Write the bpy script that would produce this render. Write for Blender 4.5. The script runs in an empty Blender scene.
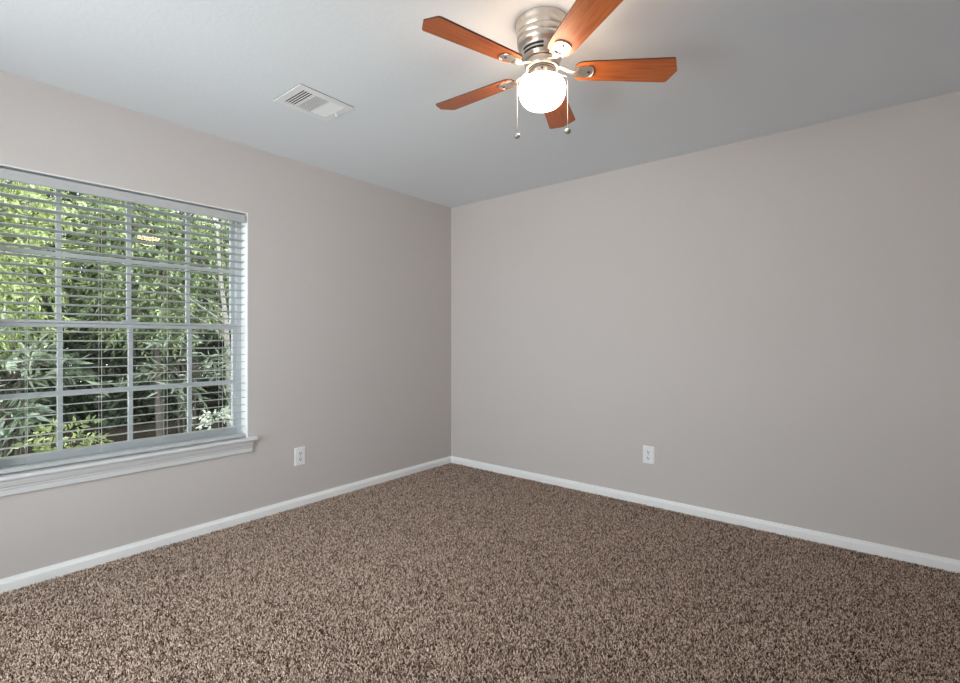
import bpy, bmesh, math, random
import numpy as np
from mathutils import Vector, Matrix

random.seed(7)
RNG = np.random.default_rng(11)
SC = bpy.context.scene
COL = SC.collection
PI = math.pi

# ------------------------------------------------------------------ camera
H = 2.44                                   # ceiling height; room corner stands at the origin
cam = bpy.data.cameras.new('camera')
cam_o = bpy.data.objects.new('camera', cam)
COL.objects.link(cam_o)
cam_o.location = (3.168, -3.444, 1.188)
cam_o.rotation_euler = (PI/2, 0, math.atan2(0.6322, 0.7748))
cam.sensor_width = 36
cam.lens = 487.6/960*36
cam.shift_y = -2.8/960
cam.clip_start = 0.02
SC.camera = cam_o

# ------------------------------------------------------------------ world, sun, exposure
W = bpy.data.worlds.new('world')
SC.world = W
W.use_nodes = True
nt = W.node_tree
nt.nodes.clear()
wo = nt.nodes.new('ShaderNodeOutputWorld')
bg = nt.nodes.new('ShaderNodeBackground')
tc = nt.nodes.new('ShaderNodeTexCoord')
sep = nt.nodes.new('ShaderNodeSeparateXYZ')
nt.links.new(tc.outputs['Generated'], sep.inputs[0])
def wmap(src, a, b, c, d):
    m = nt.nodes.new('ShaderNodeMapRange')
    m.interpolation_type = 'SMOOTHSTEP'
    for k, v in zip(('From Min', 'From Max', 'To Min', 'To Max'), (a, b, c, d)):
        m.inputs[k].default_value = v
    nt.links.new(src, m.inputs['Value'])
    return m.outputs[0]
SKY_NORTH, SKY_FILL, LOWER_FILL = 2.6, 13.5, 13.0      # sky raised behind the camera and lower half made to glow, filling the room
dt = nt.nodes.new('ShaderNodeVectorMath')
dt.operation = 'DOT_PRODUCT'
dt.inputs[1].default_value = (0.72, -0.70, 0)
nt.links.new(tc.outputs['Generated'], dt.inputs[0])
az = wmap(dt.outputs['Value'], -0.15, 0.4, SKY_NORTH, SKY_FILL)
up = wmap(sep.outputs['Z'], -0.06, 0.02, 0.0, 1.0)
mixs = nt.nodes.new('ShaderNodeMix')
mixs.data_type = 'FLOAT'
mixs.inputs[2].default_value = LOWER_FILL
nt.links.new(up, mixs.inputs[0])
nt.links.new(az, mixs.inputs[3])
mixc = nt.nodes.new('ShaderNodeMix')
mixc.data_type = 'RGBA'
mixc.inputs[6].default_value = (0.97, 0.985, 1.0, 1)
mixc.inputs[7].default_value = (0.90, 0.955, 1.0, 1)
nt.links.new(up, mixc.inputs[0])
nt.links.new(mixs.outputs[0], bg.inputs['Strength'])
nt.links.new(mixc.outputs[2], bg.inputs['Color'])
nt.links.new(bg.outputs[0], wo.inputs[0])

sun = bpy.data.lights.new('sun', 'SUN')
sun.energy = 4.5
sun.angle = math.radians(1.5)
sun.color = (1.0, 0.95, 0.85)
sun_o = bpy.data.objects.new('sun', sun)
COL.objects.link(sun_o)
sun_o.location = (-2, 4, 8)
sun_o.rotation_euler = Vector((-0.04, -0.62, -0.78)).to_track_quat('-Z', 'Y').to_euler()

def portal(name, loc, direction, sx, sy):
    l = bpy.data.lights.new(name, 'AREA')
    l.shape = 'RECTANGLE'
    l.size = sx
    l.size_y = sy
    l.cycles.is_portal = True
    o = bpy.data.objects.new(name, l)
    COL.objects.link(o)
    o.location = loc
    o.rotation_euler = Vector(direction).to_track_quat('-Z', 'Z').to_euler()
portal('fill_portal_rear', (1.40, -4.36, 1.225), (0, 1, 0), 1.7, 1.85)  # sampling portals over the added rear and right windows
portal('fill_portal_right', (3.94, -3.28, 1.60), (-1, 0, 0), 0.66, 1.0)

SC.view_settings.view_transform = 'Standard'
SC.view_settings.look = 'None'
SC.view_settings.gamma = 1
SC.view_settings.use_curve_mapping = False
SC.view_settings.exposure = -0.20
SC.cycles.use_denoising = True
SC.cycles.max_bounces = 12
SC.cycles.diffuse_bounces = 8
SC.cycles.transparent_max_bounces = 16
SC.cycles.sample_clamp_indirect = 8

# ------------------------------------------------------------------ materials
def nodes(m):
    m.use_nodes = True
    t = m.node_tree
    return t, t.nodes['Principled BSDF']

def principled(name, col, rough=0.5, metal=0.0, spec=0.5):
    m = bpy.data.materials.new(name)
    t, b = nodes(m)
    b.inputs['Base Color'].default_value = (*col, 1)
    b.inputs['Roughness'].default_value = rough
    b.inputs['Metallic'].default_value = metal
    b.inputs['Specular IOR Level'].default_value = spec
    return m

def coords(t, scale=(1, 1, 1), rot=(0, 0, 0)):
    c = t.nodes.new('ShaderNodeTexCoord')
    mp = t.nodes.new('ShaderNodeMapping')
    mp.inputs['Scale'].default_value = scale
    mp.inputs['Rotation'].default_value = rot
    t.links.new(c.outputs['Object'], mp.inputs['Vector'])
    return mp.outputs[0]

def noise(t, vec, scale, detail=3, rough=0.5):
    n = t.nodes.new('ShaderNodeTexNoise')
    n.inputs['Scale'].default_value = scale
    n.inputs['Detail'].default_value = detail
    n.inputs['Roughness'].default_value = rough
    t.links.new(vec, n.inputs['Vector'])
    return n

def ramp(t, fac, stops):
    r = t.nodes.new('ShaderNodeValToRGB')
    el = r.color_ramp.elements
    el[0].position, el[0].color = stops[0][0], (*stops[0][1], 1)
    el[1].position, el[1].color = stops[-1][0], (*stops[-1][1], 1)
    for p, c in stops[1:-1]:
        x = el.new(p)
        x.color = (*c, 1)
    t.links.new(fac, r.inputs[0])
    return r.outputs[0]

def bump(t, b, height, strength, dist):
    n = t.nodes.new('ShaderNodeBump')
    n.inputs['Strength'].default_value = strength
    n.inputs['Distance'].default_value = dist
    t.links.new(height, n.inputs['Height'])
    t.links.new(n.outputs[0], b.inputs['Normal'])

def plaster(name, col, scale, strength, dist):
    m = principled(name, col, 0.75, 0, 0.25)
    t, b = nodes(m)
    v = coords(t)
    n = noise(t, v, scale, 3, 0.55)
    h = ramp(t, n.outputs['Fac'], [(0.42, (0, 0, 0)), (0.62, (1, 1, 1))])
    bump(t, b, h, strength, dist)
    return m

M_WALL = plaster('greige_wall_paint', (0.600, 0.558, 0.545), 95, 0.22, 0.0012)
M_CEIL = plaster('textured_ceiling_paint', (0.785, 0.82, 0.86), 60, 0.12, 0.002)
M_TRIM = principled('white_trim_paint', (0.92, 0.925, 0.93), 0.35)
M_VINYL = principled('dimmed_white_window_vinyl', (0.60, 0.63, 0.66), 0.4)  # white vinyl greyed: dimness near the window put into the colour
M_SILL = principled('dimmed_white_sill_paint', (0.68, 0.68, 0.69), 0.35)  # white trim darkened at the sill for the same window dimness
M_SLAT = principled('dimmed_white_blind_slat', (0.50, 0.515, 0.515), 0.35)  # white slats greyed, their dimmed look put into the base colour
M_VAL = principled('dimmed_white_blind_valance', (0.50, 0.50, 0.515), 0.4)  # white valance greyed to carry the dimness around the window
M_CORD = principled('white_cord', (0.55, 0.54, 0.51), 0.8)
M_PLATE = principled('white_outlet_plastic', (0.86, 0.86, 0.88), 0.3)
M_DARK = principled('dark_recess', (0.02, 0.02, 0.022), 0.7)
M_VENT = principled('white_register_enamel', (0.84, 0.85, 0.86), 0.35)
M_NICKEL = principled('brushed_nickel', (0.70, 0.64, 0.58), 0.36, 1.0)
M_CHAIN = principled('nickel_chain', (0.42, 0.40, 0.38), 0.4, 0.8)
M_EDGE = principled('dark_blade_edge', (0.10, 0.028, 0.010), 0.45)

def glass_mat():
    m = bpy.data.materials.new('window_glass')
    t, b = nodes(m)
    t.nodes.remove(b)
    out = t.nodes['Material Output']
    tr = t.nodes.new('ShaderNodeBsdfTransparent')
    tr.inputs[0].default_value = (0.95, 0.97, 0.96, 1)
    gl = t.nodes.new('ShaderNodeBsdfGlossy')
    gl.inputs['Roughness'].default_value = 0.0
    mix = t.nodes.new('ShaderNodeMixShader')
    fr = t.nodes.new('ShaderNodeFresnel')
    fr.inputs['IOR'].default_value = 1.5
    mul = t.nodes.new('ShaderNodeMath')
    mul.operation = 'MULTIPLY'
    mul.inputs[1].default_value = 0.55
    t.links.new(fr.outputs[0], mul.inputs[0])
    t.links.new(mul.outputs[0], mix.inputs[0])
    t.links.new(tr.outputs[0], mix.inputs[1])
    t.links.new(gl.outputs[0], mix.inputs[2])
    t.links.new(mix.outputs[0], out.inputs['Surface'])
    return m
M_GLASS = glass_mat()

def globe_mat():
    m = bpy.data.materials.new('lit_opal_glass')
    t, b = nodes(m)
    b.inputs['Base Color'].default_value = (0.9, 0.88, 0.84, 1)
    b.inputs['Roughness'].default_value = 0.25
    b.inputs['Emission Color'].default_value = (1.0, 0.78, 0.56, 1)
    b.inputs['Emission Strength'].default_value = 26.0
    return m
M_GLOBE = globe_mat()

def blade_mat():
    m = principled('cherry_wood_blade', (0.5, 0.13, 0.03), 0.38)
    t, b = nodes(m)
    v = coords(t, (5, 60, 60))
    n = noise(t, v, 1.6, 6, 0.6)
    c = ramp(t, n.outputs['Fac'], [(0.30, (0.34, 0.075, 0.015)), (0.5, (0.50, 0.122, 0.025)), (0.72, (0.60, 0.165, 0.038))])
    t.links.new(c, b.inputs['Base Color'])
    return m
M_BLADE = blade_mat()

def carpet_mat():
    m = principled('brown_carpet_backing', (0.14, 0.10, 0.08), 0.95, 0, 0.1)
    t, b = nodes(m)
    n = noise(t, coords(t), 140, 2)
    c = ramp(t, n.outputs['Fac'], [(0.35, (0.05, 0.033, 0.025)), (0.65, (0.20, 0.145, 0.115))])
    t.links.new(c, b.inputs['Base Color'])
    return m
def pile_mat():
    m = principled('flecked_brown_yarn', (0.3, 0.2, 0.15), 0.9, 0, 0.15)
    t, b = nodes(m)
    g = t.nodes.new('ShaderNodeNewGeometry')
    c = ramp(t, g.outputs['Random Per Island'], [(0.0, (0.05, 0.028, 0.019)), (0.30, (0.225, 0.150, 0.114)),
                                                 (0.6, (0.63, 0.47, 0.38)), (1.0, (0.98, 0.81, 0.69))])
    t.links.new(c, b.inputs['Base Color'])
    return m
M_PILE = pile_mat()
M_CARPET = carpet_mat()

def leaf_mat(name, cols, trans=0.45, rough=0.35, spec=0.5):
    m = bpy.data.materials.new(name)
    t, b = nodes(m)
    out = t.nodes['Material Output']
    g = t.nodes.new('ShaderNodeNewGeometry')
    n = len(cols)
    c = ramp(t, g.outputs['Random Per Island'], [(i/(n-1), k) for i, k in enumerate(cols)])
    t.links.new(c, b.inputs['Base Color'])
    b.inputs['Roughness'].default_value = rough
    b.inputs['Specular IOR Level'].default_value = spec
    tl = t.nodes.new('ShaderNodeBsdfTranslucent')
    hs = t.nodes.new('ShaderNodeHueSaturation')
    hs.inputs['Hue'].default_value = 0.485
    hs.inputs['Value'].default_value = 1.5
    t.links.new(c, hs.inputs['Color'])
    t.links.new(hs.outputs[0], tl.inputs[0])
    mix = t.nodes.new('ShaderNodeMixShader')
    mix.inputs[0].default_value = trans
    t.links.new(b.outputs[0], mix.inputs[1])
    t.links.new(tl.outputs[0], mix.inputs[2])
    t.links.new(mix.outputs[0], out.inputs['Surface'])
    return m
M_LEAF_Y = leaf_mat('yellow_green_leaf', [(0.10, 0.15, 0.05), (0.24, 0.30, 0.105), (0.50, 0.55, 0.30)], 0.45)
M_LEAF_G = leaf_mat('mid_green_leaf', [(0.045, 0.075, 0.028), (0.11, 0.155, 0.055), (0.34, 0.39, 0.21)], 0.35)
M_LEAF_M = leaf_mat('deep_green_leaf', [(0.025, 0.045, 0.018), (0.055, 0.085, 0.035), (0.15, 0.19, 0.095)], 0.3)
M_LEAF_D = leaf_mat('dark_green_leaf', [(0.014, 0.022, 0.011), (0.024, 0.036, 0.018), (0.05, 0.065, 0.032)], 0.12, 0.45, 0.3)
M_LEAF_P = leaf_mat('pale_grey_leaf', [(0.30, 0.36, 0.26), (0.50, 0.55, 0.46), (0.70, 0.72, 0.64)], 0.3)
M_LEAF_L = leaf_mat('glossy_long_leaf', [(0.04, 0.065, 0.035), (0.08, 0.115, 0.065), (0.22, 0.26, 0.18)], 0.2, 0.28, 0.6)
M_BARK = principled('grey_brown_bark', (0.055, 0.044, 0.035), 0.9)
M_BARK_L = principled('pale_bare_branch', (0.15, 0.14, 0.12), 0.9)

def ground_mat():
    m = principled('dark_mulch_soil', (0.05, 0.04, 0.03), 0.95, 0, 0.0)
    t, b = nodes(m)
    v = coords(t)
    n = noise(t, v, 22, 5, 0.7)
    c = ramp(t, n.outputs['Fac'], [(0.3, (0.008, 0.007, 0.005)), (0.7, (0.030, 0.024, 0.018))])
    t.links.new(c, b.inputs['Base Color'])
    bump(t, b, n.outputs['Fac'], 1.0, 0.03)
    return m
M_SOIL = ground_mat()

# ------------------------------------------------------------------ mesh helpers
def box(bm, x0, x1, y0, y1, z0, z1):
    v = [bm.verts.new((x, y, z)) for z in (z0, z1) for y in (y0, y1) for x in (x0, x1)]
    for f in ((0, 2, 3, 1), (4, 5, 7, 6), (0, 1, 5, 4), (2, 6, 7, 3), (0, 4, 6, 2), (1, 3, 7, 5)):
        bm.faces.new([v[i] for i in f])
    return v

def prism(bm, prof, axis, a, b):
    """extrude a 2D profile along an axis ('x': profile is (y,z); 'y': (x,z); 'z': (x,y))"""
    def P(p, t):
        return {'x': (t, p[0], p[1]), 'y': (p[0], t, p[1]), 'z': (p[0], p[1], t)}[axis]
    va = [bm.verts.new(P(p, a)) for p in prof]
    vb = [bm.verts.new(P(p, b)) for p in prof]
    n = len(prof)
    bm.faces.new(va)
    bm.faces.new(vb[::-1])
    for i in range(n):
        j = (i+1) % n
        bm.faces.new((va[i], vb[i], vb[j], va[j]))

def lathe(bm, prof, seg=48, cx=0, cy=0):
    rings = []
    for r, z in prof:
        if r < 1e-6:
            rings.append([bm.verts.new((cx, cy, z))])
        else:
            rings.append([bm.verts.new((cx+r*math.cos(2*PI*i/seg), cy+r*math.sin(2*PI*i/seg), z)) for i in range(seg)])
    for a, b in zip(rings, rings[1:]):
        for i in range(seg):
            j = (i+1) % seg
            if len(a) == 1 and len(b) == 1:
                continue
            if len(a) == 1:
                bm.faces.new((a[0], b[i], b[j]))
            elif len(b) == 1:
                bm.faces.new((a[i], b[0], a[j]))
            else:
                bm.faces.new((a[i], b[i], b[j], a[j]))

def tube(bm, pts, radii, seg=8):
    pts = [Vector(p) for p in pts]
    if not isinstance(radii, (list, tuple)):
        radii = [radii]*len(pts)
    prev = None
    rings = []
    for i, p in enumerate(pts):
        d = (pts[min(i+1, len(pts)-1)]-pts[max(i-1, 0)]).normalized()
        u = prev - d*prev.dot(d) if prev is not None else d.orthogonal()
        u.normalize()
        prev = u
        w = d.cross(u)
        rings.append([bm.verts.new(p+(u*math.cos(2*PI*k/seg)+w*math.sin(2*PI*k/seg))*radii[i]) for k in range(seg)])
    for a, b in zip(rings, rings[1:]):
        for k in range(seg):
            l = (k+1) % seg
            bm.faces.new((a[k], a[l], b[l], b[k]))
    bm.faces.new(rings[0][::-1])
    bm.faces.new(rings[-1])

def obj(name, bm, mat, parent=None, smooth=False, bevel=0, loc=None):
    bmesh.ops.recalc_face_normals(bm, faces=bm.faces[:])
    me = bpy.data.meshes.new(name)
    bm.to_mesh(me)
    bm.free()
    for m in (mat if isinstance(mat, (list, tuple)) else [mat]):
        me.materials.append(m)
    if smooth:
        me.polygons.foreach_set('use_smooth', [True]*len(me.polygons))
    o = bpy.data.objects.new(name, me)
    COL.objects.link(o)
    if loc is not None:
        o.location = loc
    if parent is not None:
        o.parent = parent
    if bevel:
        bv = o.modifiers.new('bevel', 'BEVEL')
        bv.width = bevel
        bv.segments = 2
        bv.limit_method = 'ANGLE'
        bv.angle_limit = math.radians(40)
    if smooth:
        es = o.modifiers.new('edges', 'EDGE_SPLIT')
        es.split_angle = math.radians(38)
    return o

def struct(o):
    o['kind'] = 'structure'
    return o

def thing(name, label, cat, loc=(0, 0, 0), rotz=0, group=None):
    o = bpy.data.objects.new(name, None)
    COL.objects.link(o)
    o.location = loc
    o.rotation_euler = (0, 0, rotz)
    o.empty_display_size = 0.1
    o['label'] = label
    o['category'] = cat
    if group:
        o['group'] = group
    return o

# ------------------------------------------------------------------ room shell
RX, RY = 3.78, -4.20                       # right wall x, rear wall y
WY0, WY1, WZ0, WZ1 = -3.150, -1.944, 0.535, 2.003      # window opening in the left wall
T = 0.15

def pile():
    """twisted frieze yarn tufts, each a leaning tapered strand"""
    sp = 0.0052
    gx, gy = np.meshgrid(np.arange(0.016, RX-0.016, sp), np.arange(-3.75, -0.015, sp))
    n = gx.size
    P = np.stack([gx.ravel(), gy.ravel(), np.zeros(n)], 1)
    P[:, :2] += RNG.uniform(-0.5, 0.5, (n, 2))*sp
    ang = RNG.uniform(0, 2*PI, n)
    lean = RNG.uniform(0.2, 1.15, n)
    L = RNG.uniform(0.007, 0.0125, n)
    D = np.stack([np.sin(lean)*np.cos(ang), np.sin(lean)*np.sin(ang), np.cos(lean)], 1)
    S = np.stack([-np.sin(ang), np.cos(ang), np.zeros(n)], 1)
    U = np.cross(S, D)
    r = RNG.uniform(0.0017, 0.0027, n)[:, None]
    base = P-np.array([0, 0, 0.001])
    tip = P+D*L[:, None]
    co = np.concatenate([np.stack([base+(S*math.cos(t)+U*math.sin(t))*r for t in (0.5, 0.5+2*PI/3, 0.5+4*PI/3)], 1),
                         np.stack([tip+(S*math.cos(t)+U*math.sin(t))*r*0.75 for t in (0.9, 0.9+2*PI/3, 0.9+4*PI/3)], 1)], 1)
    co[:, :, 0] = np.clip(co[:, :, 0], 0.0005, RX-0.0005)
    co[:, :, 1] = np.minimum(co[:, :, 1], -0.0005)
    co = co.reshape(-1, 3).astype(np.float32)
    i = np.arange(n)[:, None]*6
    q = np.array([0, 1, 4, 3, 1, 2, 5, 4, 2, 0, 3, 5, 3, 4, 5])
    li = (i+q).reshape(-1).astype(np.int32)
    st = (np.arange(n)[:, None]*15+np.array([0, 4, 8, 12])).reshape(-1).astype(np.int32)
    me = bpy.data.meshes.new('carpet_pile')
    me.vertices.add(len(co)); me.vertices.foreach_set('co', co.ravel())
    me.loops.add(len(li)); me.loops.foreach_set('vertex_index', li)
    me.polygons.add(len(st)); me.polygons.foreach_set('loop_start', st)
    me.update(calc_edges=True)
    me.materials.append(M_PILE)
    o = bpy.data.objects.new('carpet_pile', me)
    COL.objects.link(o)
    o['label'] = 'flecked brown frieze carpet pile covering the whole floor'
    o['category'] = 'carpet'
    o['kind'] = 'stuff'
bm = bmesh.new(); box(bm, 0, RX, RY, 0, -0.1, 0)
struct(obj('floor', bm, M_CARPET))
pile()

bm = bmesh.new(); box(bm, -T, RX+T, RY-T, T, H, H+0.1)
struct(obj('ceiling', bm, M_CEIL))
bm = bmesh.new()
box(bm, -T, 0, RY-T, WY0, -0.1, H); box(bm, -T, 0, WY1, T, -0.1, H)
box(bm, -T, 0, WY0, WY1, -0.1, WZ0); box(bm, -T, 0, WY0, WY1, WZ1, H)
struct(obj('wall_left', bm, M_WALL))
bm = bmesh.new(); box(bm, 0, RX+T, 0, T, -0.1, H)
struct(obj('wall_back', bm, M_WALL))
RW3 = (-3.60, -2.95, 1.1, 2.1)             # added right window opening y0,y1,z0,z1
bm = bmesh.new()
box(bm, RX, RX+T, RY-T, RW3[0], -0.1, H); box(bm, RX, RX+T, RW3[1], 0, -0.1, H)
box(bm, RX, RX+T, RW3[0], RW3[1], -0.1, RW3[2]); box(bm, RX, RX+T, RW3[0], RW3[1], RW3[3], H)
struct(obj('wall_right', bm, M_WALL))
RW = (0.55, 2.25, 0.3, 2.15)                 # added rear window opening x0,x1,z0,z1
bm = bmesh.new()
box(bm, 0, RW[0], RY-T, RY, -0.1, H); box(bm, RW[1], RX, RY-T, RY, -0.1, H)
box(bm, RW[0], RW[1], RY-T, RY, -0.1, RW[2]); box(bm, RW[0], RW[1], RY-T, RY, RW[3], H)
struct(obj('wall_front', bm, M_WALL))

BB = [(0, 0), (0.014, 0), (0.014, 0.046), (0.0115, 0.050), (0.0115, 0.053), (0.008, 0.057), (0.006, 0.066), (0, 0.067)]
bm = bmesh.new(); prism(bm, BB, 'y', RY, 0)
struct(obj('baseboard_left', bm, M_TRIM))
bm = bmesh.new(); prism(bm, [(-a, b) for a, b in BB], 'x', 0, RX)
struct(obj('baseboard_back', bm, M_TRIM))
bm = bmesh.new(); prism(bm, [(RX-a, b) for a, b in BB], 'y', RY, 0)
struct(obj('baseboard_right', bm, M_TRIM))
bm = bmesh.new(); prism(bm, [(RY+a, b) for a, b in BB], 'x', 0, RX)
struct(obj('baseboard_front', bm, M_TRIM))

# rear window, added unseen behind the photographer as fill: frame and two lites
w2 = bpy.data.objects.new('fill_window_rear', None); COL.objects.link(w2); struct(w2)
bm = bmesh.new()
x0, x1, z0, z1 = RW
yf = RY-0.12
for a in ((x0, x0+0.05, z0, z1), (x1-0.05, x1, z0, z1), (x0+0.05, x1-0.05, z0, z0+0.05), (x0+0.05, x1-0.05, z1-0.05, z1),
          ((x0+x1)/2-0.03, (x0+x1)/2+0.03, z0+0.05, z1-0.05)):
    box(bm, a[0], a[1], yf-0.03, yf+0.03, a[2], a[3])
obj('window_frame', bm, M_VINYL, w2)
bm = bmesh.new(); box(bm, x0+0.05, x1-0.05, yf-0.003, yf+0.003, z0+0.05, z1-0.05)
obj('window_pane', bm, M_GLASS, w2)

w3 = bpy.data.objects.new('fill_window_right', None); COL.objects.link(w3); struct(w3)  # right window, added out of view to fill the room
bm = bmesh.new()
y0, y1, z0, z1 = RW3
xf = RX+0.12
for a in ((y0, y0+0.05, z0, z1), (y1-0.05, y1, z0, z1), (y0+0.05, y1-0.05, z0, z0+0.05), (y0+0.05, y1-0.05, z1-0.05, z1)):
    box(bm, xf-0.03, xf+0.03, a[0], a[1], a[2], a[3])
obj('window_frame', bm, M_VINYL, w3)
bm = bmesh.new(); box(bm, xf-0.003, xf+0.003, y0+0.05, y1-0.05, z0+0.05, z1-0.05)
obj('window_pane', bm, M_GLASS, w3)

# ------------------------------------------------------------------ the window in the left wall
w1 = bpy.data.objects.new('window_1', None); COL.objects.link(w1); struct(w1)
XI = -0.085                                # inner face of the window unit
FW = 0.036
bm = bmesh.new()
for a in ((WY0, WY0+FW, WZ0, WZ1), (WY1-FW, WY1, WZ0, WZ1), (WY0+FW, WY1-FW, WZ0, WZ0+0.035), (WY0+FW, WY1-FW, WZ1-0.012, WZ1)):
    box(bm, -T, XI, a[0], a[1], a[2], a[3])
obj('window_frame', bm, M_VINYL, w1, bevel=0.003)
MZ = 1.265                                 # meeting rail
MUN_Y = (-2.255, -2.560, -2.866)
SY0, SY1 = WY0+FW, WY1-FW
def sash(name, xa, xb, za, zb, mz, lowr, topr):
    bm = bmesh.new()
    st = 0.022
    box(bm, xa, xb, SY0, SY0+st, za, zb); box(bm, xa, xb, SY1-st, SY1, za, zb)
    box(bm, xa, xb, SY0+st, SY1-st, za, za+lowr); box(bm, xa, xb, SY0+st, SY1-st, zb-topr, zb)
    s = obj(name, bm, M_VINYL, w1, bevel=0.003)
    bm = bmesh.new()
    xm = (xa+xb)/2
    for y in MUN_Y:
        box(bm, xm-0.008, xm+0.009, y-0.0105, y+0.0105, za+lowr, zb-topr)
    ys = [SY0+st]+sorted(MUN_Y)+[SY1-st]
    for a, b in zip(ys, ys[1:]):
        box(bm, xm-0.008, xm+0.009, a+(0.0105 if a != ys[0] else 0), b-(0.0105 if b != ys[-1] else 0), mz-0.0105, mz+0.0105)
    obj('muntin_grid', bm, M_VINYL, s)
    bm = bmesh.new(); box(bm, xm-0.012, xm-0.009, SY0+st, SY1-st, za+lowr, zb-topr)
    obj('glass_pane', bm, M_GLASS, s)
sash('upper_sash', -0.143, -0.115, MZ-0.018, WZ1-0.012, 1.626, 0.036, 0.018)
sash('lower_sash', -0.113, -0.087, WZ0+0.035, MZ+0.018, 0.908, 0.045, 0.036)
bm = bmesh.new()
box(bm, -0.100, -0.078, -2.60, -2.53, MZ+0.018, MZ+0.026)
box(bm, -0.092, -0.080, -2.575, -2.535, MZ+0.026, MZ+0.034)
obj('sash_lock', bm, M_VINYL, w1, bevel=0.002)

# jamb liner, stool and apron
bm = bmesh.new()
box(bm, XI, 0.001, WY1-0.005, WY1, WZ0, WZ1); box(bm, XI, 0.001, WY0, WY0+0.005, WZ0, WZ1)
box(bm, XI, 0.001, WY0+0.005, WY1-0.005, WZ1-0.005, WZ1)
struct(obj('trim_1', bm, M_TRIM))
bm = bmesh.new()
ST = 0.548
prism(bm, [(XI, WZ0), (0.0, WZ0), (0.0, ST-0.022), (0.036, ST-0.022), (0.041, ST-0.018), (0.043, ST-0.011), (0.041, ST-0.004), (0.036, ST), (XI, ST)],
      'y', WY0, WY1)
NP = [(0, ST-0.022), (0.036, ST-0.022), (0.041, ST-0.018), (0.043, ST-0.011), (0.041, ST-0.004), (0.036, ST), (0, ST)]
prism(bm, NP, 'y', WY1, WY1+0.045); prism(bm, NP, 'y', WY0-0.045, WY0)
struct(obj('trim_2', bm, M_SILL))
bm = bmesh.new()
AB = ST-0.022
prism(bm, [(0, AB-0.075), (0.010, AB-0.075), (0.014, AB-0.070), (0.014, AB-0.046), (0.017, AB-0.040), (0.017, AB-0.034), (0.022, AB-0.028),
           (0.028, AB-0.012), (0.030, AB), (0, AB)], 'y', WY0-0.025, WY1+0.022)
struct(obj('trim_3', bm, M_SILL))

# ------------------------------------------------------------------ horizontal blind
BY0, BY1 = WY0+0.012, WY1-0.012
blind = thing('window_blind', 'white horizontal slat blind lowered over the window, slats open', 'blind', (-0.035, (BY0+BY1)/2, ST+0.001))
def local(o, parent):
    """keep world coordinates of a mesh while parenting it to an Empty"""
    o.parent = parent
    o.matrix_parent_inverse = Matrix.Translation(parent.location).inverted()
    return o
bm = bmesh.new()
prism(bm, [(-0.010, 1.936), (-0.004, 1.936), (-0.001, 1.940), (-0.001, 1.980), (-0.004, 1.986), (-0.010, 1.986)], 'y', BY0-0.004, BY1+0.003)
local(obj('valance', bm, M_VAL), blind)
for y in (BY1-0.012, BY0+0.012):
    bm = bmesh.new()
    box(bm, -0.001, 0.0015, y-0.004, y+0.004, 1.940, 1.983)
    local(obj('valance_clip', bm, M_VAL), blind)
bm = bmesh.new(); box(bm, -0.062, -0.0105, BY0, BY1, 1.950, 1.984)
local(obj('headrail', bm, M_VAL), blind)
tilt = math.radians(5.0)
SCX, SWD = -0.035, 0.050
zs = []
z = 1.915
while z > 0.600:
    zs.append(z)
    z -= 0.0462
proto = None
for z in zs:
    if proto is None:
        bm = bmesh.new()
        top, bot = [], []
        for i in range(7):
            u = (i/6-0.5)*SWD
            c = 0.0022*(1-(2*u/SWD)**2)
            top.append((u, c+0.0014)); bot.append((u, c-0.0014))
        prism(bm, top+bot[::-1], 'y', BY0, BY1)
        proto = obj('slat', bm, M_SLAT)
        s = proto
    else:
        s = proto.copy()
        COL.objects.link(s)
    s.location = (SCX, 0, z)
    s.rotation_euler = (0, -tilt, 0)
    local(s, blind)
bm = bmesh.new()
prism(bm, [(-0.060, 0.553), (-0.012, 0.553), (-0.010, 0.556), (-0.010, 0.570), (-0.014, 0.574), (-0.056, 0.574), (-0.060, 0.570)], 'y', BY0, BY1)
local(obj('bottom_rail', bm, M_SLAT), blind)
for yc in (-2.099, -2.405, -2.712, -3.003):
    bm = bmesh.new()
    for x, dz in ((SCX+SWD/2+0.001, 1), (SCX-SWD/2-0.001, -1)):
        tube(bm, [(x, yc, 1.95), (x, yc, 0.574)], 0.0011, 5)
    for z in zs:
        tube(bm, [(SCX-SWD/2, yc, z-0.0030), (SCX+SWD/2, yc, z-0.0005)], 0.0006, 4)
    local(obj('ladder_cord', bm, M_CORD), blind)

# ------------------------------------------------------------------ ceiling fan
FX, FY, FZ = 2.1324, -1.7837, H
fan = thing('ceiling_fan', 'brushed nickel hugger ceiling fan with five cherry blades and lit white globe', 'ceiling fan', (FX, FY, FZ))
def z(v): return v-H
bm = bmesh.new()
lathe(bm, [(0.0, 0), (0.106, 0), (0.106, -0.012), (0.102, -0.019), (0.102, -0.030), (0.1005, -0.044), (0.0985, -0.047), (0.1010, -0.052), (0.1018, -0.060),
           (0.1000, -0.069), (0.0970, -0.073), (0.0990, -0.079), (0.0980, -0.087), (0.0930, -0.097), (0.0850, -0.103), (0.0825, -0.109), (0.0790, -0.128), (0.0750, -0.146), (0.070, -0.151), (0.0, -0.151)], 64)
hous = obj('motor_housing', bm, M_NICKEL, fan, smooth=True)
bm = bmesh.new()
for row, zz, rr in ((0, -0.1175, 0.0822), (1, -0.1315, 0.0797)):
    for k in range(4):
        a0 = math.radians(-120+90*k)
        n = 8
        inner, outer = [], []
        for i in range(n+1):
            a = a0+math.radians(66)*i/n
            for lst, r in ((inner, rr-0.004), (outer, rr)):
                lst.append((r*math.cos(a), r*math.sin(a)))
        prism(bm, outer+inner[::-1], 'z', zz-0.0040, zz+0.0040)
obj('vent_slot', bm, M_DARK, hous)
bm = bmesh.new()
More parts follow.
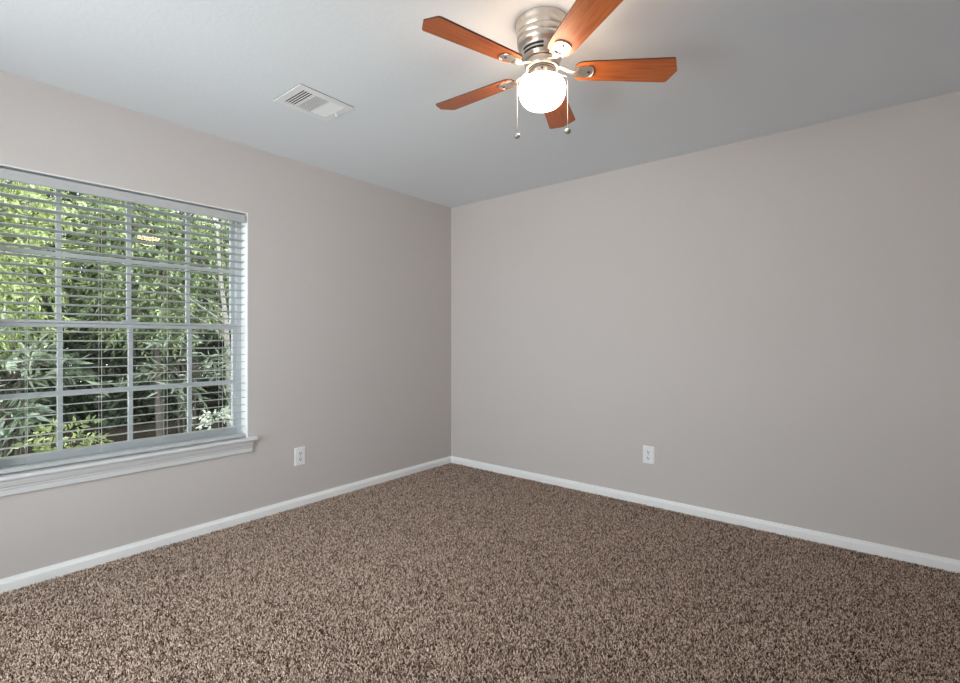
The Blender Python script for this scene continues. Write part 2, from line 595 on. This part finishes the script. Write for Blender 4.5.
lathe(bm, [(0.0, -0.152), (0.064, -0.152), (0.068, -0.157), (0.069, -0.176), (0.065, -0.183), (0.0, -0.183)], 48)
fly = obj('flywheel', bm, M_NICKEL, fan, smooth=True)
bm = bmesh.new()
lathe(bm, [(0.056, -0.1832), (0.056, -0.187), (0.0, -0.187), (0.0, -0.1832), (0.056, -0.1832)], 40)
obj('shadow_gap_ring', bm, M_DARK, fly, smooth=True)
bm = bmesh.new()
lathe(bm, [(0.0, -0.1872), (0.044, -0.1872), (0.046, -0.189), (0.046, -0.209), (0.050, -0.211), (0.050, -0.215), (0.0, -0.215)], 40)
kit = obj('light_fitter', bm, M_NICKEL, fan, smooth=True)
for k in range(3):
    a = math.radians(-58+120*k)
    d = Vector((math.cos(a), math.sin(a), 0))
    bm = bmesh.new()
    tube(bm, [d*0.045+Vector((0, 0, -0.199)), d*0.051+Vector((0, 0, -0.199))], 0.004, 10)
    obj('thumb_screw', bm, M_DARK, kit)
bm = bmesh.new()
lathe(bm, [(0.046, -0.2155), (0.054, -0.2185), (0.070, -0.223), (0.083, -0.231), (0.0905, -0.243), (0.0930, -0.257), (0.0920, -0.274), (0.0880, -0.291), (0.0805, -0.307),
           (0.0680, -0.320), (0.0510, -0.3285), (0.030, -0.333), (0.0, -0.3345)], 48)
obj('glass_globe', bm, M_GLOBE, fan, smooth=True)

def blade_bm():
    # lies along +x; +y is the side with the long corner cut
    bm = bmesh.new()
    out = [(0.130, -0.026), (0.138, -0.041), (0.155, -0.048), (0.185, -0.051), (0.495, -0.0655), (0.503, -0.0655), (0.509, -0.060),
           (0.533, -0.006), (0.535, 0.0), (0.533, 0.006), (0.514, 0.058), (0.508, 0.0635), (0.500, 0.0650), (0.185, 0.051), (0.155, 0.048), (0.138, 0.041), (0.130, 0.026)]
    prism(bm, out, 'z', -0.003, 0.003)
    for f in bm.faces:
        if abs(f.calc_center_median().z) < 0.002:
            f.material_index = 1
    return bm
def iron_bm():
    bm = bmesh.new()
    # plate under the blade, rounded outer end
    pl = [(0.128, -0.027), (0.178, -0.031)]
    for i in range(7):
        a = -PI/2+PI*i/6
        pl.append((0.184+0.020*math.cos(a), 0.031*math.sin(a)))
    pl += [(0.178, 0.031), (0.128, 0.027)]
    prism(bm, pl, 'z', -0.0065, -0.0032)
    rim = [(p[0], p[1]) for p in pl]
    tube(bm, [(p[0], p[1], -0.0058) for p in pl[1:-1]], 0.0026, 6)
    return bm
def arm_bm():
    bm = bmesh.new()
    pts = [(0.058, 0, -0.168), (0.085, 0, -0.180), (0.110, 0, -0.192), (0.125, 0, -0.1960), (0.142, 0, -0.1935)]
    wid = (0.011, 0.009, 0.010, 0.013, 0.020)
    rings = []
    for (x, y, zz), w in zip(pts, wid):
        rings.append([bm.verts.new((x, w*math.cos(a), zz+0.0045*math.sin(a))) for a in [2*PI*k/10 for k in range(10)]])
    for a, b in zip(rings, rings[1:]):
        for k in range(10):
            bm.faces.new((a[k], a[(k+1) % 10], b[(k+1) % 10], b[k]))
    bm.faces.new(rings[0][::-1]); bm.faces.new(rings[-1])
    return bm
def screws_bm():
    bm = bmesh.new()
    for x, y in ((0.184, 0.0),):
        tube(bm, [(x, y, -0.0088), (x, y, -0.0060)], 0.0048, 10)
    return bm
ZB = -0.186
pitch = math.radians(-11.2)
b_me = i_me = a_me = s_me = None
for k in range(5):
    ang = math.radians(38.6+72*k)
    if k == 0:
        bl = obj('fan_blade', blade_bm(), [M_BLADE, M_EDGE], fan)
        ir = obj('blade_bracket', iron_bm(), M_NICKEL, bl)
        sw = obj('screw', screws_bm(), M_DARK, bl)
        ar = obj('blade_arm', arm_bm(), M_NICKEL, fan, smooth=True)
        b0, i0, s0, r0 = bl, ir, sw, ar
    else:
        bl, ir, sw, ar = b0.copy(), i0.copy(), s0.copy(), r0.copy()
        for o in (bl, ir, sw, ar):
            COL.objects.link(o)
        bl.parent = fan; ir.parent = bl; sw.parent = bl; ar.parent = fan
    bl.rotation_mode = 'XYZ'
    bl.location = (0, 0, ZB)
    bl.rotation_euler = (pitch, 0, ang)
    ar.rotation_euler = (0, 0, ang)
# pull chains
rgt = Vector((0.7748, 0.6322, 0))
def chain(off, fwd, zb):
    d = rgt*off+Vector((-0.6322, 0.7748, 0))*fwd
    u = d.normalized()
    bm = bmesh.new()
    tube(bm, [u*0.046+Vector((0, 0, -0.203)), u*0.066+Vector((0, 0, -0.206)), d*0.97+Vector((0, 0, -0.219)), d*1.0+Vector((0, 0, -0.240)), d+Vector((0, 0, zb))], 0.0013, 6)
    c = obj('pull_chain', bm, M_CHAIN, fan)
    bm = bmesh.new()
    bmesh.ops.create_uvsphere(bm, u_segments=16, v_segments=10, radius=0.0125)
    for v in bm.verts:
        v.co = Vector((v.co.x, v.co.y, v.co.z*0.85))+d+Vector((0, 0, zb-0.009))
    obj('chain_fob', bm, M_CHAIN, c, smooth=True)
chain(-0.0995, 0.0, z(2.004))
chain(0.0985, -0.02, z(2.014))

# ------------------------------------------------------------------ ceiling register
VX, VY = 0.845, -1.991
vent = thing('ceiling_vent', 'white louvred air register set in the ceiling near the window', 'vent', (VX, VY, H))
vw, vl = 0.262, 0.318
ow, ol = 0.184, 0.236
bm = bmesh.new()
def ringbox(bm, ax, ay, bx, by, z0, z1):
    o_ = [(-ax, -ay), (ax, -ay), (ax, ay), (-ax, ay)]
    i_ = [(-bx, -by), (bx, -by), (bx, by), (-bx, by)]
    vo = [bm.verts.new((x, y, z0)) for x, y in o_]
    vm = [bm.verts.new((x*0.985, y*0.985, z1)) for x, y in o_]
    vi = [bm.verts.new((x, y, z1)) for x, y in i_]
    vu = [bm.verts.new((x, y, z0)) for x, y in i_]
    for a, b in ((vo, vm), (vm, vi), (vi, vu), (vu, vo)):
        for k in range(4):
            l = (k+1) % 4
            bm.faces.new((a[k], a[l], b[l], b[k]))
ringbox(bm, vw/2, vl/2, ow/2, ol/2, -0.0040, -0.0066)
fr = obj('vent_frame', bm, M_VENT, vent)
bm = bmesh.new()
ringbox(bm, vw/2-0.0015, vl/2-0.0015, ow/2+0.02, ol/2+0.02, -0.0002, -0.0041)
obj('shadow_line_strip', bm, M_DARK, vent)  # dark strip standing in for the shadow line under the vent frame
bm = bmesh.new()
box(bm, -ow/2, ow/2, -ol/2, ol/2, -0.0012, -0.0006)
obj('duct_throat', bm, M_DARK, vent)
b1, b2 = -ol/2+0.068, ol/2-0.078
bm = bmesh.new()
for y in (b1, b2):
    box(bm, -ow/2, ow/2, y-0.004, y+0.004, -0.0056, -0.0015)
obj('divider_bar', bm, M_VENT, vent)
def louvre(bm, along, c, a0, a1, wid, ang):
    """thin tilted blade: along 'x' at y=c or along 'y' at x=c"""
    dy, dz = wid/2*math.cos(ang), wid/2*math.sin(ang)
    p = [(c-dy, -0.0044-dz), (c+dy, -0.0044+dz), (c+dy, -0.0038+dz), (c-dy, -0.0038-dz)]
    prism(bm, p, along, a0, a1)
bm = bmesh.new()
n = 4
for i in range(n):
    yy = -ol/2+0.006+(b1-0.004+ol/2-0.006)*(i+0.5)/n
    louvre(bm, 'x', yy, -ow/2, ow/2, 0.0062, math.radians(-3))
obj('louvre_bank', bm, M_VENT, vent)
bm = bmesh.new()
for i in range(15):
    xx = -ow/2+ow*(i+0.5)/15
    louvre(bm, 'y', xx, b1+0.004, b2-0.004, 0.0074, math.radians(4))
obj('louvre_bank', bm, M_VENT, vent)
bm = bmesh.new()
n = 7
for i in range(n):
    yy = b2+0.004+(ol/2-b2-0.004)*(i+0.5)/n
    louvre(bm, 'x', yy, -ow/2, ow/2, 0.0115, math.radians(-16))
obj('louvre_bank', bm, M_VENT, vent)
bm = bmesh.new()
box(bm, 0.000, 0.004, ol/2+0.012, ol/2+0.022, -0.020, -0.005)
box(bm, -0.006, 0.010, ol/2+0.014, ol/2+0.020, -0.024, -0.020)
obj('damper_lever', bm, M_VENT, vent)

# ------------------------------------------------------------------ outlets
def outlet(label, loc, rotz):
    """faces local -y, centred at loc on the wall"""
    t = thing('wall_outlet', label, 'outlet', loc, rotz, 'wall outlets')
    bm = bmesh.new()
    w, h = 0.041, 0.0625
    va = [bm.verts.new((x, 0, zz)) for x, zz in ((-w, -h), (w, -h), (w, h), (-w, h))]
    vb = [bm.verts.new((x, -0.0035, zz)) for x, zz in ((-w, -h), (w, -h), (w, h), (-w, h))]
    vc = [bm.verts.new((x, -0.006, zz)) for x, zz in ((-w+.004, -h+.004), (w-.004, -h+.004), (w-.004, h-.004), (-w+.004, h-.004))]
    for a, b in ((va, vb), (vb, vc)):
        for k in range(4):
            bm.faces.new((a[k], a[(k+1) % 4], b[(k+1) % 4], b[k]))
    bm.faces.new(va[::-1]); bm.faces.new(vc)
    obj('cover_plate', bm, M_PLATE, t)
    for s in (1, -1):
        zc = 0.0215*s
        bm = bmesh.new()
        pr = []
        for k in range(24):
            a = 2*PI*k/24
            pr.append((0.0175*math.cos(a), max(-0.0135, min(0.0135, 0.0175*math.sin(a)))+zc))
        prism(bm, pr, 'y', -0.006, -0.0085)
        r = obj('receptacle', bm, M_PLATE, t)
        bm = bmesh.new()
        box(bm, -0.0088, -0.0048, -0.0089, -0.0080, zc-0.003, zc+0.009)
        box(bm, 0.0048, 0.0084, -0.0089, -0.0080, zc-0.002, zc+0.008)
        tube(bm, [(0, -0.0089, zc-0.0078), (0, -0.0080, zc-0.0078)], 0.0040, 10)
        obj('socket_slot', bm, M_DARK, r)
    bm = bmesh.new(); tube(bm, [(0, -0.0078, 0), (0, -0.0055, 0)], 0.0032, 10)
    obj('screw', bm, M_CHAIN, t)
outlet('white duplex wall outlet right of the window, on the window wall', (0.0, -1.577, 0.357), PI/2)
outlet('white duplex wall outlet alone on the wide wall without a window', (1.906, 0.0, 0.362), 0)

# ------------------------------------------------------------------ garden outside the window
GZ = -0.25
bm = bmesh.new(); box(bm, -14, -T-0.001, -9, 9, GZ-0.2, GZ)
struct(obj('ground', bm, M_SOIL))

def leaves_mesh(name, P, D, L, Wd, mat, parent):
    """folded lance leaves: base points P, directions D, lengths L, widths Wd"""
    n = len(P)
    D = D/np.linalg.norm(D, axis=1, keepdims=True)
    U = RNG.normal(size=(n, 3)); U[:, 2] *= 0.5
    S = np.cross(D, U); S /= np.linalg.norm(S, axis=1, keepdims=True)
    N = np.cross(S, D)
    L = L[:, None]; Wd = Wd[:, None]
    base = P
    tip = P+D*L-N*L*0.10
    mid = P+D*L*0.45-N*Wd*0.25
    lf = P+D*L*0.42+S*Wd*0.5+N*Wd*0.10
    rt = P+D*L*0.42-S*Wd*0.5+N*Wd*0.10
    co = np.stack([base, lf, tip, rt, mid], 1).reshape(-1, 3).astype(np.float32)
    i = np.arange(n)[:, None]*5
    tri = np.concatenate([i+np.array([[0, 4, 1]]), i+np.array([[4, 2, 1]]), i+np.array([[0, 3, 4]]), i+np.array([[4, 3, 2]])], 1).reshape(-1).astype(np.int32)
    me = bpy.data.meshes.new(name)
    me.vertices.add(len(co)); me.vertices.foreach_set('co', co.ravel())
    me.loops.add(len(tri)); me.loops.foreach_set('vertex_index', tri)
    me.polygons.add(len(tri)//3)
    me.polygons.foreach_set('loop_start', np.arange(0, len(tri), 3, dtype=np.int32))
    me.update(calc_edges=True)
    me.materials.append(mat)
    o = bpy.data.objects.new(name, me)
    COL.objects.link(o)
    o.parent = parent
    return o

def plant(name, label, cat, base, crown, rad, twigs, per, leaf, wid, mat, bark=M_BARK, trunk_r=0.04, droop=0.5, group=None, stems=1, tl=0.38, boxy=0.0):
    """base (x,y); crown centre offset from the base; rad ellipsoid radii"""
    t = thing(name, label, cat, (base[0], base[1], GZ), 0, group)
    C0 = np.array(crown); R0 = np.array(rad)
    d = RNG.normal(size=(twigs, 3)); d /= np.linalg.norm(d, axis=1, keepdims=True)
    rr = RNG.random(twigs)**0.45
    full = d/np.abs(d).max(axis=1, keepdims=True)
    P0 = C0+(d*(1-boxy)+full*boxy)*R0*rr[:, None]
    out = d*0.8+RNG.normal(size=(twigs, 3))*0.5
    out[:, 2] += 0.15
    out /= np.linalg.norm(out, axis=1, keepdims=True)
    Ls = tl*(0.6+0.8*RNG.random(twigs))
    P, D, TW = [], [], []
    for k in range(twigs):
        s = np.linspace(0.1, 1, per)[:, None]
        pts = P0[k]+out[k]*Ls[k]*s
        pts[:, 2] -= (droop*Ls[k]*s[:, 0]**2)
        dirs = out[k]+np.stack([np.zeros(per), np.zeros(per), -2*droop*s[:, 0]], 1)
        side = np.cross(dirs, RNG.normal(size=(per, 3)))
        side /= np.linalg.norm(side, axis=1, keepdims=True)
        P.append(pts); D.append(dirs*0.8+side*0.9)
        TW.append((P0[k], pts[per//2], pts[-1]))
    P = np.concatenate(P); D = np.concatenate(D)
    n = len(P)
    leaves_mesh('foliage', P, D, leaf*(0.6+0.7*RNG.random(n)), wid*(0.7+0.6*RNG.random(n)), mat, t)
    bm = bmesh.new()
    for s in range(stems):
        a = 2*PI*s/max(stems, 1)+0.7
        top = Vector(C0)+Vector((math.cos(a), math.sin(a), 0.25))*float(R0.min())*0.35*(stems > 1)
        foot = Vector((math.cos(a), math.sin(a), 0))*0.06*(stems > 1)
        m1 = foot.lerp(top, 0.5)+Vector((random.uniform(-.06, .06), random.uniform(-.06, .06), 0))
        tube(bm, [foot, m1, top], [trunk_r, trunk_r*0.75, trunk_r*0.4], 7)
    for k in range(0, twigs, max(1, twigs//70)):
        a, b, c = TW[k]
        q = Vector(C0)*0.55+Vector(C0)*0.45*0
        root = Vector((C0[0]*0.9, C0[1]*0.9, min(C0[2], a[2]-0.15)))
        tube(bm, [root, root.lerp(Vector(a), 0.6)+Vector((0, 0, 0.05)), a, b, c], [trunk_r*0.35, trunk_r*0.22, 0.005, 0.003, 0.002], 4)
    obj('stem' if trunk_r < 0.02 else 'trunk', bm, bark, t)
    return t

# unseen eave added above the window to shade the garden
bm = bmesh.new(); box(bm, -0.95, -T-0.001, -8, 4, 2.46, 2.60)
struct(obj('shade_eave', bm, M_TRIM))
# tall trees
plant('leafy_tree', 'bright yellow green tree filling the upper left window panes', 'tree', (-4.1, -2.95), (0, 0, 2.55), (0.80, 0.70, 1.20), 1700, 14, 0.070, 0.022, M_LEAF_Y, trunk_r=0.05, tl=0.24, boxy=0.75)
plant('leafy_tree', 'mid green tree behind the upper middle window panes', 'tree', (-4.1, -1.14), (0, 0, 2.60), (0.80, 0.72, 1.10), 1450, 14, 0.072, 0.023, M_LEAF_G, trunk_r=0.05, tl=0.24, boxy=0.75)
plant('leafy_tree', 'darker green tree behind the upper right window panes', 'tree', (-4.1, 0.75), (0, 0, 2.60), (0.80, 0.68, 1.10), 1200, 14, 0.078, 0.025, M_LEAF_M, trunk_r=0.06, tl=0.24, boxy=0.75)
# dark evergreen background
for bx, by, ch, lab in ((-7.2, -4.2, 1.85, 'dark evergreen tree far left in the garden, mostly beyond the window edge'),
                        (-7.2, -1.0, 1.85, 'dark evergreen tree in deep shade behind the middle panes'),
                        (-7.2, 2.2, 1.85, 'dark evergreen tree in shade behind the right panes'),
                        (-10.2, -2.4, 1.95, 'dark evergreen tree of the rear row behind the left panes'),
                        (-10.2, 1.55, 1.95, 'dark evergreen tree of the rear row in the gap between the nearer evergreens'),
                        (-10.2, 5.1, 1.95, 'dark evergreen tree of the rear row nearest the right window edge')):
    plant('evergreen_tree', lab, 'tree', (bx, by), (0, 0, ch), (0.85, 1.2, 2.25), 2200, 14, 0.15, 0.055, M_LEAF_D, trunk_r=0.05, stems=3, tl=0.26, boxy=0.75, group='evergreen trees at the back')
# long-leaf shrubs nearer the glass
plant('long_leaf_shrub', 'shrub with long glossy leaves behind the lower left panes', 'shrub', (-2.3, -2.80), (0, 0, 1.10), (0.34, 0.26, 0.38), 46, 11, 0.15, 0.032, M_LEAF_L, trunk_r=0.014, stems=4, tl=0.28)
plant('long_leaf_shrub', 'shrub with drooping sprays behind the middle of the lower sash', 'shrub', (-2.2, -1.50), (0, 0, 1.15), (0.34, 0.42, 0.28), 28, 9, 0.13, 0.026, M_LEAF_L, trunk_r=0.012, stems=4, tl=0.30)
plant('low_bush', 'small lime green bush low at the left end of the window sill', 'bush', (-1.40, -2.60), (0, 0, 0.68), (0.16, 0.15, 0.13), 40, 9, 0.06, 0.024, M_LEAF_Y, trunk_r=0.010, stems=3, tl=0.14)
plant('pale_leaf_plant', 'small plant with pale grey leaves low in the right corner of the window', 'plant', (-1.45, -1.55), (0, 0, 0.72), (0.09, 0.09, 0.08), 12, 6, 0.07, 0.042, M_LEAF_P, trunk_r=0.008, stems=3, tl=0.11)
# bare pale tree on the right
t = thing('bare_tree', 'pale bare tree with thin slanting branches behind the right panes', 'tree', (-2.9, -0.80, GZ))
bm = bmesh.new()
tube(bm, [(0, 0.02, 0), (0.02, 0.0, 0.9), (0.0, -0.04, 1.7), (-0.05, -0.09, 2.3), (-0.1, -0.1, 3.0)], [0.042, 0.036, 0.028, 0.02, 0.012], 9)
obj('trunk', bm, M_BARK_L, t, smooth=True)
def wp(y, zz): return Vector((random.uniform(-0.03, 0.03), y+0.80, zz-GZ))
for pts, r in (((wp(-0.80, 1.34), wp(-0.892, 1.40), wp(-1.22, 1.629), wp(-1.373, 1.72), wp(-1.55, 1.80)), 0.016),
               ((wp(-0.83, 1.50), wp(-0.90, 1.545), wp(-1.015, 1.618), wp(-1.12, 1.70)), 0.011),
               ((wp(-0.80, 1.16), wp(-1.059, 1.383), wp(-1.209, 1.459), wp(-1.33, 1.50)), 0.012),
               ((wp(-0.86, 1.75), wp(-0.99, 1.95), wp(-1.10, 2.10)), 0.009)):
    bm = bmesh.new()
    tube(bm, pts, [r*(1-0.7*i/(len(pts)-1)) for i in range(len(pts))], 6)
    obj('branch', bm, M_BARK_L, t, smooth=True)
